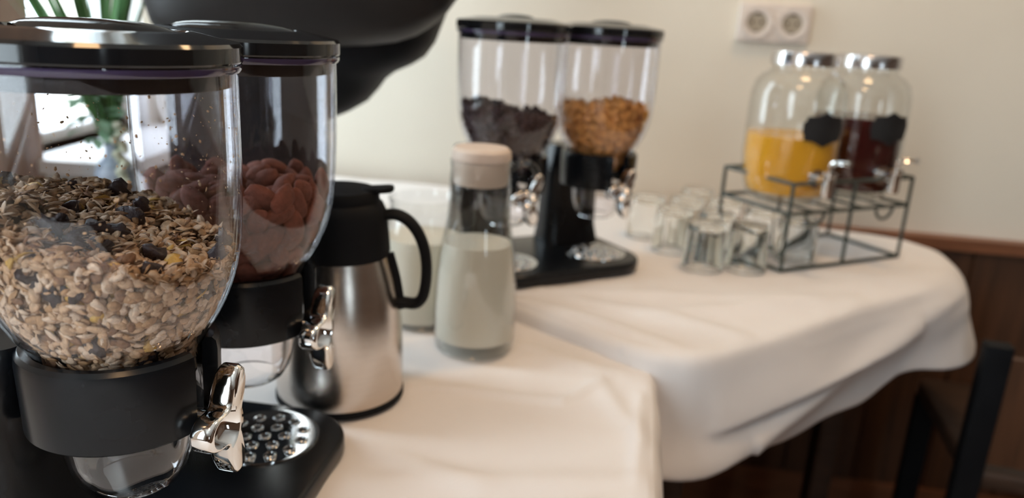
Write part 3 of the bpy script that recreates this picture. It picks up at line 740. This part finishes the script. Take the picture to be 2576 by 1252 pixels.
for u in (-0.086, 0.086): obj('tap_loop', tube([sp(u, HD, 0.100) + p for p in arc((0, 0, 0), 0.022, PI, 2 * PI, 14, ROW)], 0.0028, 8), M_WIRE, st)
JP = [(0.052, 0.0), (0.060, 0.004), (0.069, 0.018), (0.0765, 0.045), (0.080, 0.080), (0.080, 0.160), (0.0785, 0.185), (0.073, 0.203), (0.063, 0.214), (0.053, 0.220), (0.050, 0.224), (0.050, 0.236)]
def jar(label, u, juice, jm, level):
    P = SC + ROW * u + Vector((0, 0, 0.1045))
    j = thing('juice_jar', label, 'drink dispenser', P, math.atan2(TAPD.y, TAPD.x), 'glass juice jars on the wire stand')
    obj('glass_body', shell(JP, 0.003, 72), M_GLASS, j)
    obj('glass_base', lathe([(0, 0.0), (0.052, 0.0), (0.0525, 0.006), (0, 0.006)], 48), M_GLASS, j)
    pr = [(0, 0.0075)] + [(r - 0.0038, z) for r, z in JP if 0.007 < z < level] + [(0.076, level), (0, level)]
    obj(juice, lathe(pr, 64), jm, j)
    obj('lid', lathe([(0, 0.230), (0.0525, 0.230), (0.0535, 0.231), (0.0535, 0.249), (0.052, 0.2515), (0.048, 0.2525), (0, 0.2525)], 64), M_LIDMETAL, j)
    # chalkboard tag with stepped, pointed outline, bent round the jar
    out = [(-0.036, -0.006), (-0.033, -0.010), (-0.033, -0.018), (-0.018, -0.020), (0.0, -0.028), (0.018, -0.020), (0.033, -0.018), (0.033, -0.010), (0.036, -0.006),
           (0.036, 0.010), (0.032, 0.013), (0.031, 0.020), (0.014, 0.021), (0.0, 0.028), (-0.014, 0.021), (-0.031, 0.020), (-0.032, 0.013), (-0.036, 0.010)]
    V, Fa = [], []
    rings = [0.0, 0.35, 0.7, 1.0]
    for R_ in (0.0808, 0.0838):
        for q in rings:
            for y, z in out:
                a = y * q / 0.08; V.append((R_ * math.cos(a), R_ * math.sin(a), 0.133 + z * q))
    n = len(out); m = len(rings)
    for L in (0, 1):
        for i in range(m - 1):
            for k in range(n):
                f = (L * m * n + i * n + k, L * m * n + (i + 1) * n + k, L * m * n + (i + 1) * n + (k + 1) % n, L * m * n + i * n + (k + 1) % n); Fa.append(f)
    for k in range(n): Fa.append(((m - 1) * n + k, (m - 1) * n + (k + 1) % n, (2 * m - 1) * n + (k + 1) % n, (2 * m - 1) * n + k))
    obj('chalk_tag', (V, Fa), M_CHALK, j)
    tp = obj('tap', join(tube([(0.070, 0, 0.052), (0.112, 0, 0.052)], 0.0085, 16), xf(lathe([(0, -0.024), (0.008, -0.024), (0.0095, -0.018), (0.0095, 0.010), (0.0115, 0.012), (0.0115, 0.018), (0, 0.020)], 20), Matrix.Translation((0.112, 0, 0.052)))), M_CHROME, j)
    obj('tap_washer', tube([(0.0765, 0, 0.052), (0.0815, 0, 0.052)], 0.016, 20), M_CHROME, tp)
    obj('tap_lever', tube(spline([(0.112, 0, 0.070), (0.113, 0, 0.082), (0.124, 0.006, 0.087), (0.142, 0.012, 0.088)]), [0.004] * 18 + [0.006], 10), M_CHROME, tp)
jar('round glass jar of orange juice with tap and black tag', -0.0805, 'orange_juice', M_ORANGE, 0.114)
jar('round glass jar of dark red juice with tap and black tag', 0.0805, 'red_juice', M_RED, 0.146)

# ------------------------------------------------------------------ wall socket
sx0, sx1 = 0.460, 0.606; syc = wall_y(0.533); sa = math.atan(-0.1405)
s = thing('wall_socket', 'pale double power socket mounted on the cream wall', 'socket', (0.533, syc - 0.001, CAM_Z - 0.008), sa)
W2 = 0.0755
obj('frame', xf(prism(rrect(-W2, W2, 0.0, 0.081, 0.006, 4), 0.0, 0.012, 0.003), Matrix.Rotation(PI / 2, 4, 'X')), M_SOCKET, s)
for cx in (-0.0365, 0.0365):
    pl = obj('socket_plate', xf(join(lathe([(0.0205, -0.010), (0.0208, 0.003), (0.0225, 0.0035), (0.0335, 0.0035), (0.0335, 0.0)], 48)), Matrix.Translation((cx, -0.0115, 0.0405)) @ Matrix.Rotation(PI / 2, 4, 'X')), M_SOCKET, s)
    obj('socket_well', xf(lathe([(0, 0.0006), (0.0206, 0.0006), (0.0207, 0.003)], 40), Matrix.Translation((cx, -0.0120, 0.0405)) @ Matrix.Rotation(PI / 2, 4, 'X')), M_SOCKETD, pl)
    for dx in (-0.0095, 0.0095): obj('pin_hole', xf(lathe([(0, 0.0), (0.0027, 0.0), (0.0027, -0.001)], 14), Matrix.Translation((cx + dx, -0.0129, 0.0405)) @ Matrix.Rotation(PI / 2, 4, 'X')), M_HOLE, pl)
    for dz in (-0.0185, 0.0185): obj('earth_clip', box(cx - 0.003, cx + 0.003, -0.0148, -0.0125, 0.0405 + dz - 0.0018, 0.0405 + dz + 0.0018), M_CHROME, pl)

# ------------------------------------------------------------------ tall black appliance with rounded overhang
t = thing('black_appliance', 'bulky black appliance with a rounded two-tier overhang, behind the cocoa canister', 'appliance', (-0.43, 1.25, FAR_Z + 0.006))
ox, oy, oz = -0.43, 1.25, FAR_Z + 0.006
def rel(sl): return [(CAM_Z + z - oz, a - ox, b - ox, c - oy, d - oy) for z, a, b, c, d in sl]
zt = oz - CAM_Z
obj('foot', slices(rel([(zt, -0.548, -0.312, 1.125, 1.375), (zt + 0.012, -0.548, -0.312, 1.125, 1.375), (zt + 0.018, -0.543, -0.317, 1.13, 1.37)]), 48, 5), M_BLACKM, t)
obj('column', slices(rel([(zt + 0.016, -0.537, -0.324, 1.14, 1.36), (-0.17, -0.537, -0.322, 1.14, 1.36), (-0.1, -0.537, -0.322, 1.14, 1.36), (0.34, -0.537, -0.322, 1.14, 1.36)]), 48, 5), M_BLACKM, t)
obj('lower_bowl', slices(rel([(-0.168, -0.50, -0.322, 1.19, 1.31), (-0.160, -0.525, -0.298, 1.165, 1.335), (-0.148, -0.53, -0.272, 1.15, 1.35), (-0.133, -0.532, -0.248, 1.14, 1.36), (-0.112, -0.532, -0.230, 1.135, 1.365), (-0.096, -0.532, -0.219, 1.13, 1.37), (-0.084, -0.532, -0.204, 1.125, 1.375), (-0.072, -0.532, -0.178, 1.12, 1.38), (-0.058, -0.532, -0.157, 1.115, 1.385), (-0.035, -0.532, -0.141, 1.11, 1.39), (0.0, -0.532, -0.128, 1.11, 1.39), (0.05, -0.532, -0.11, 1.11, 1.39), (0.3, -0.532, -0.10, 1.11, 1.39)]), 56, 3.0), M_BLACKM, t)
obj('upper_shell', slices(rel([(-0.046, -0.47, -0.30, 1.09, 1.15), (-0.0435, -0.49, -0.255, 1.065, 1.175), (-0.040, -0.50, -0.215, 1.05, 1.19), (-0.034, -0.505, -0.180, 1.035, 1.205), (-0.024, -0.51, -0.153, 1.02, 1.22), (-0.012, -0.512, -0.134, 1.01, 1.23), (0.006, -0.515, -0.113, 1.00, 1.24), (0.034, -0.517, -0.093, 0.995, 1.245), (0.09, -0.52, -0.07, 0.99, 1.25), (0.22, -0.52, -0.05, 0.99, 1.25), (0.30, -0.51, -0.07, 1.0, 1.24), (0.33, -0.47, -0.12, 1.03, 1.21)]), 64, 2.8), M_BLACKU, t)

# ------------------------------------------------------------------ flowers in a blue-grey bottle vase by the window
vx, vy, vz = -0.660, 1.250, FAR_Z + 0.005
t = thing('bottle_vase', 'blue-grey ribbed bottle vase beside the window ledge', 'vase', (vx, vy, vz))
vp = [(0.0, 0.0), (0.028, 0.0), (0.031, 0.004)]
for k in range(22): vp.append((0.0312 + (0.0010 if k % 2 else 0), 0.008 + 0.0044 * k))
vp += [(0.0305, 0.106), (0.026, 0.118), (0.017, 0.127), (0.013, 0.133), (0.0125, 0.147), (0.015, 0.151), (0.012, 0.151), (0.010, 0.140), (0, 0.135)]
obj('body', lathe(vp, 40), M_VASE, t)
bq = thing('bouquet', 'green bouquet of long grass blades, leaves and pale blossoms in the bottle vase', 'bouquet', (vx, vy, vz + 0.136))
rb = random.Random(12)
def blade(base, tip, bow, w):
    V, Fa = [], []; n = 10; b, tp = Vector(base), Vector(tip); side = Vector((rb.uniform(-1, 1), rb.uniform(-1, 1), 0)).normalized()
    for i in range(n + 1):
        u = i / n; p = b.lerp(tp, u) + Vector(bow) * math.sin(PI * u) * 0.5
        ww = w * (0.5 + 0.9 * math.sin(PI * min(1, u * 0.8 + 0.15))) * (1 - u ** 4)
        fold_ = Vector((-side.y, side.x, 0)) * ww * 0.35
        V += [p - side * ww, p + fold_, p + side * ww, p - fold_ * 0.3]
    for i in range(n):
        for k in range(4): Fa.append((i * 4 + k, (i + 1) * 4 + k, (i + 1) * 4 + (k + 1) % 4, i * 4 + (k + 1) % 4))
    return V, Fa
for k in range(30):
    u = -1 + 2 * k / 29
    tip = (min(0.105, u * 0.22 + rb.uniform(-0.03, 0.03) - 0.04), rb.uniform(-0.10, 0.10), 0.38 + rb.uniform(-0.08, 0.06))
    obj('grass_blade', blade((rb.uniform(-0.008, 0.008), rb.uniform(-0.008, 0.008), 0.0), tip, (u * -0.05, 0, 0.0), rb.uniform(0.0020, 0.0062)), M_BLADE, bq)
def leaf(c, L, w, d):
    V, Fa = [], []; d = Vector(d).normalized(); s_ = d.cross(Vector((0, 0, 1))); s_ = s_.normalized() if s_.length > 1e-3 else Vector((1, 0, 0)); up = s_.cross(d)
    for i in range(7):
        u = i / 6; ww = w * math.sin(PI * (0.06 + 0.9 * u)) ; p = Vector(c) + d * L * u - up * 0.25 * L * u * u
        V += [p - s_ * ww + up * ww * 0.3, p - up * 0.0006, p + s_ * ww + up * ww * 0.3, p + up * 0.0006]
    for i in range(6):
        for k in range(4): Fa.append((i * 4 + k, (i + 1) * 4 + k, (i + 1) * 4 + (k + 1) % 4, i * 4 + (k + 1) % 4))
    return V, Fa
for k in range(34):
    a = rb.uniform(0, 2 * PI); r = 0.034 * math.sqrt(rb.random()); c = (-0.010 + r * math.cos(a), -0.03 + r * math.sin(a), 0.050 + rb.uniform(-0.03, 0.075))
    obj('leaf', leaf(c, rb.uniform(0.020, 0.034), rb.uniform(0.007, 0.012), (math.cos(a), math.sin(a), rb.uniform(-0.6, 0.5))), M_LEAF, bq)
for k in range(16):
    z = 0.050 - 0.0075 * k; c = Vector((0.032 + 0.006 * math.sin(k * 1.7), -0.040 - 0.005 * math.cos(k * 2.1), z))
    obj('blossom', xf(lump_geo(0.0075, 0.0075, 0.0065, 0.5, rb, 9, 6), Matrix.Translation(c)), M_BLOOM, bq)
obj('stem', tube(spline([(0, 0, -0.02), (0.008, -0.018, 0.05), (0.024, -0.036, 0.058), (0.028, -0.040, 0.0), (0.026, -0.040, -0.08)]), 0.0016, 6), M_BLADE, bq)

# ------------------------------------------------------------------ dark chair beyond the table end
cx_, cy_ = 0.815, 1.20
t = thing('chair', 'dark chair with square back posts standing beyond the cloth corner', 'chair', (cx_, cy_, 0), math.radians(-14))
for (u, v, h) in ((0, 0, 0.685), (0.40, 0, 0.685), (0.02, 0.36, 0.42), (0.38, 0.36, 0.42)):
    obj('leg', prism(rrect(u - 0.021, u + 0.021, v - 0.016, v + 0.016, 0.004, 2), 0.0, h), M_BLACKM, t)
obj('seat', prism(rrect(0.0, 0.40, -0.01, 0.39, 0.03, 4), 0.42, 0.455, 0.008), M_DWOOD, t)
obj('back_panel', box(0.02, 0.38, -0.008, 0.008, 0.47, 0.665), M_WOODD, t)
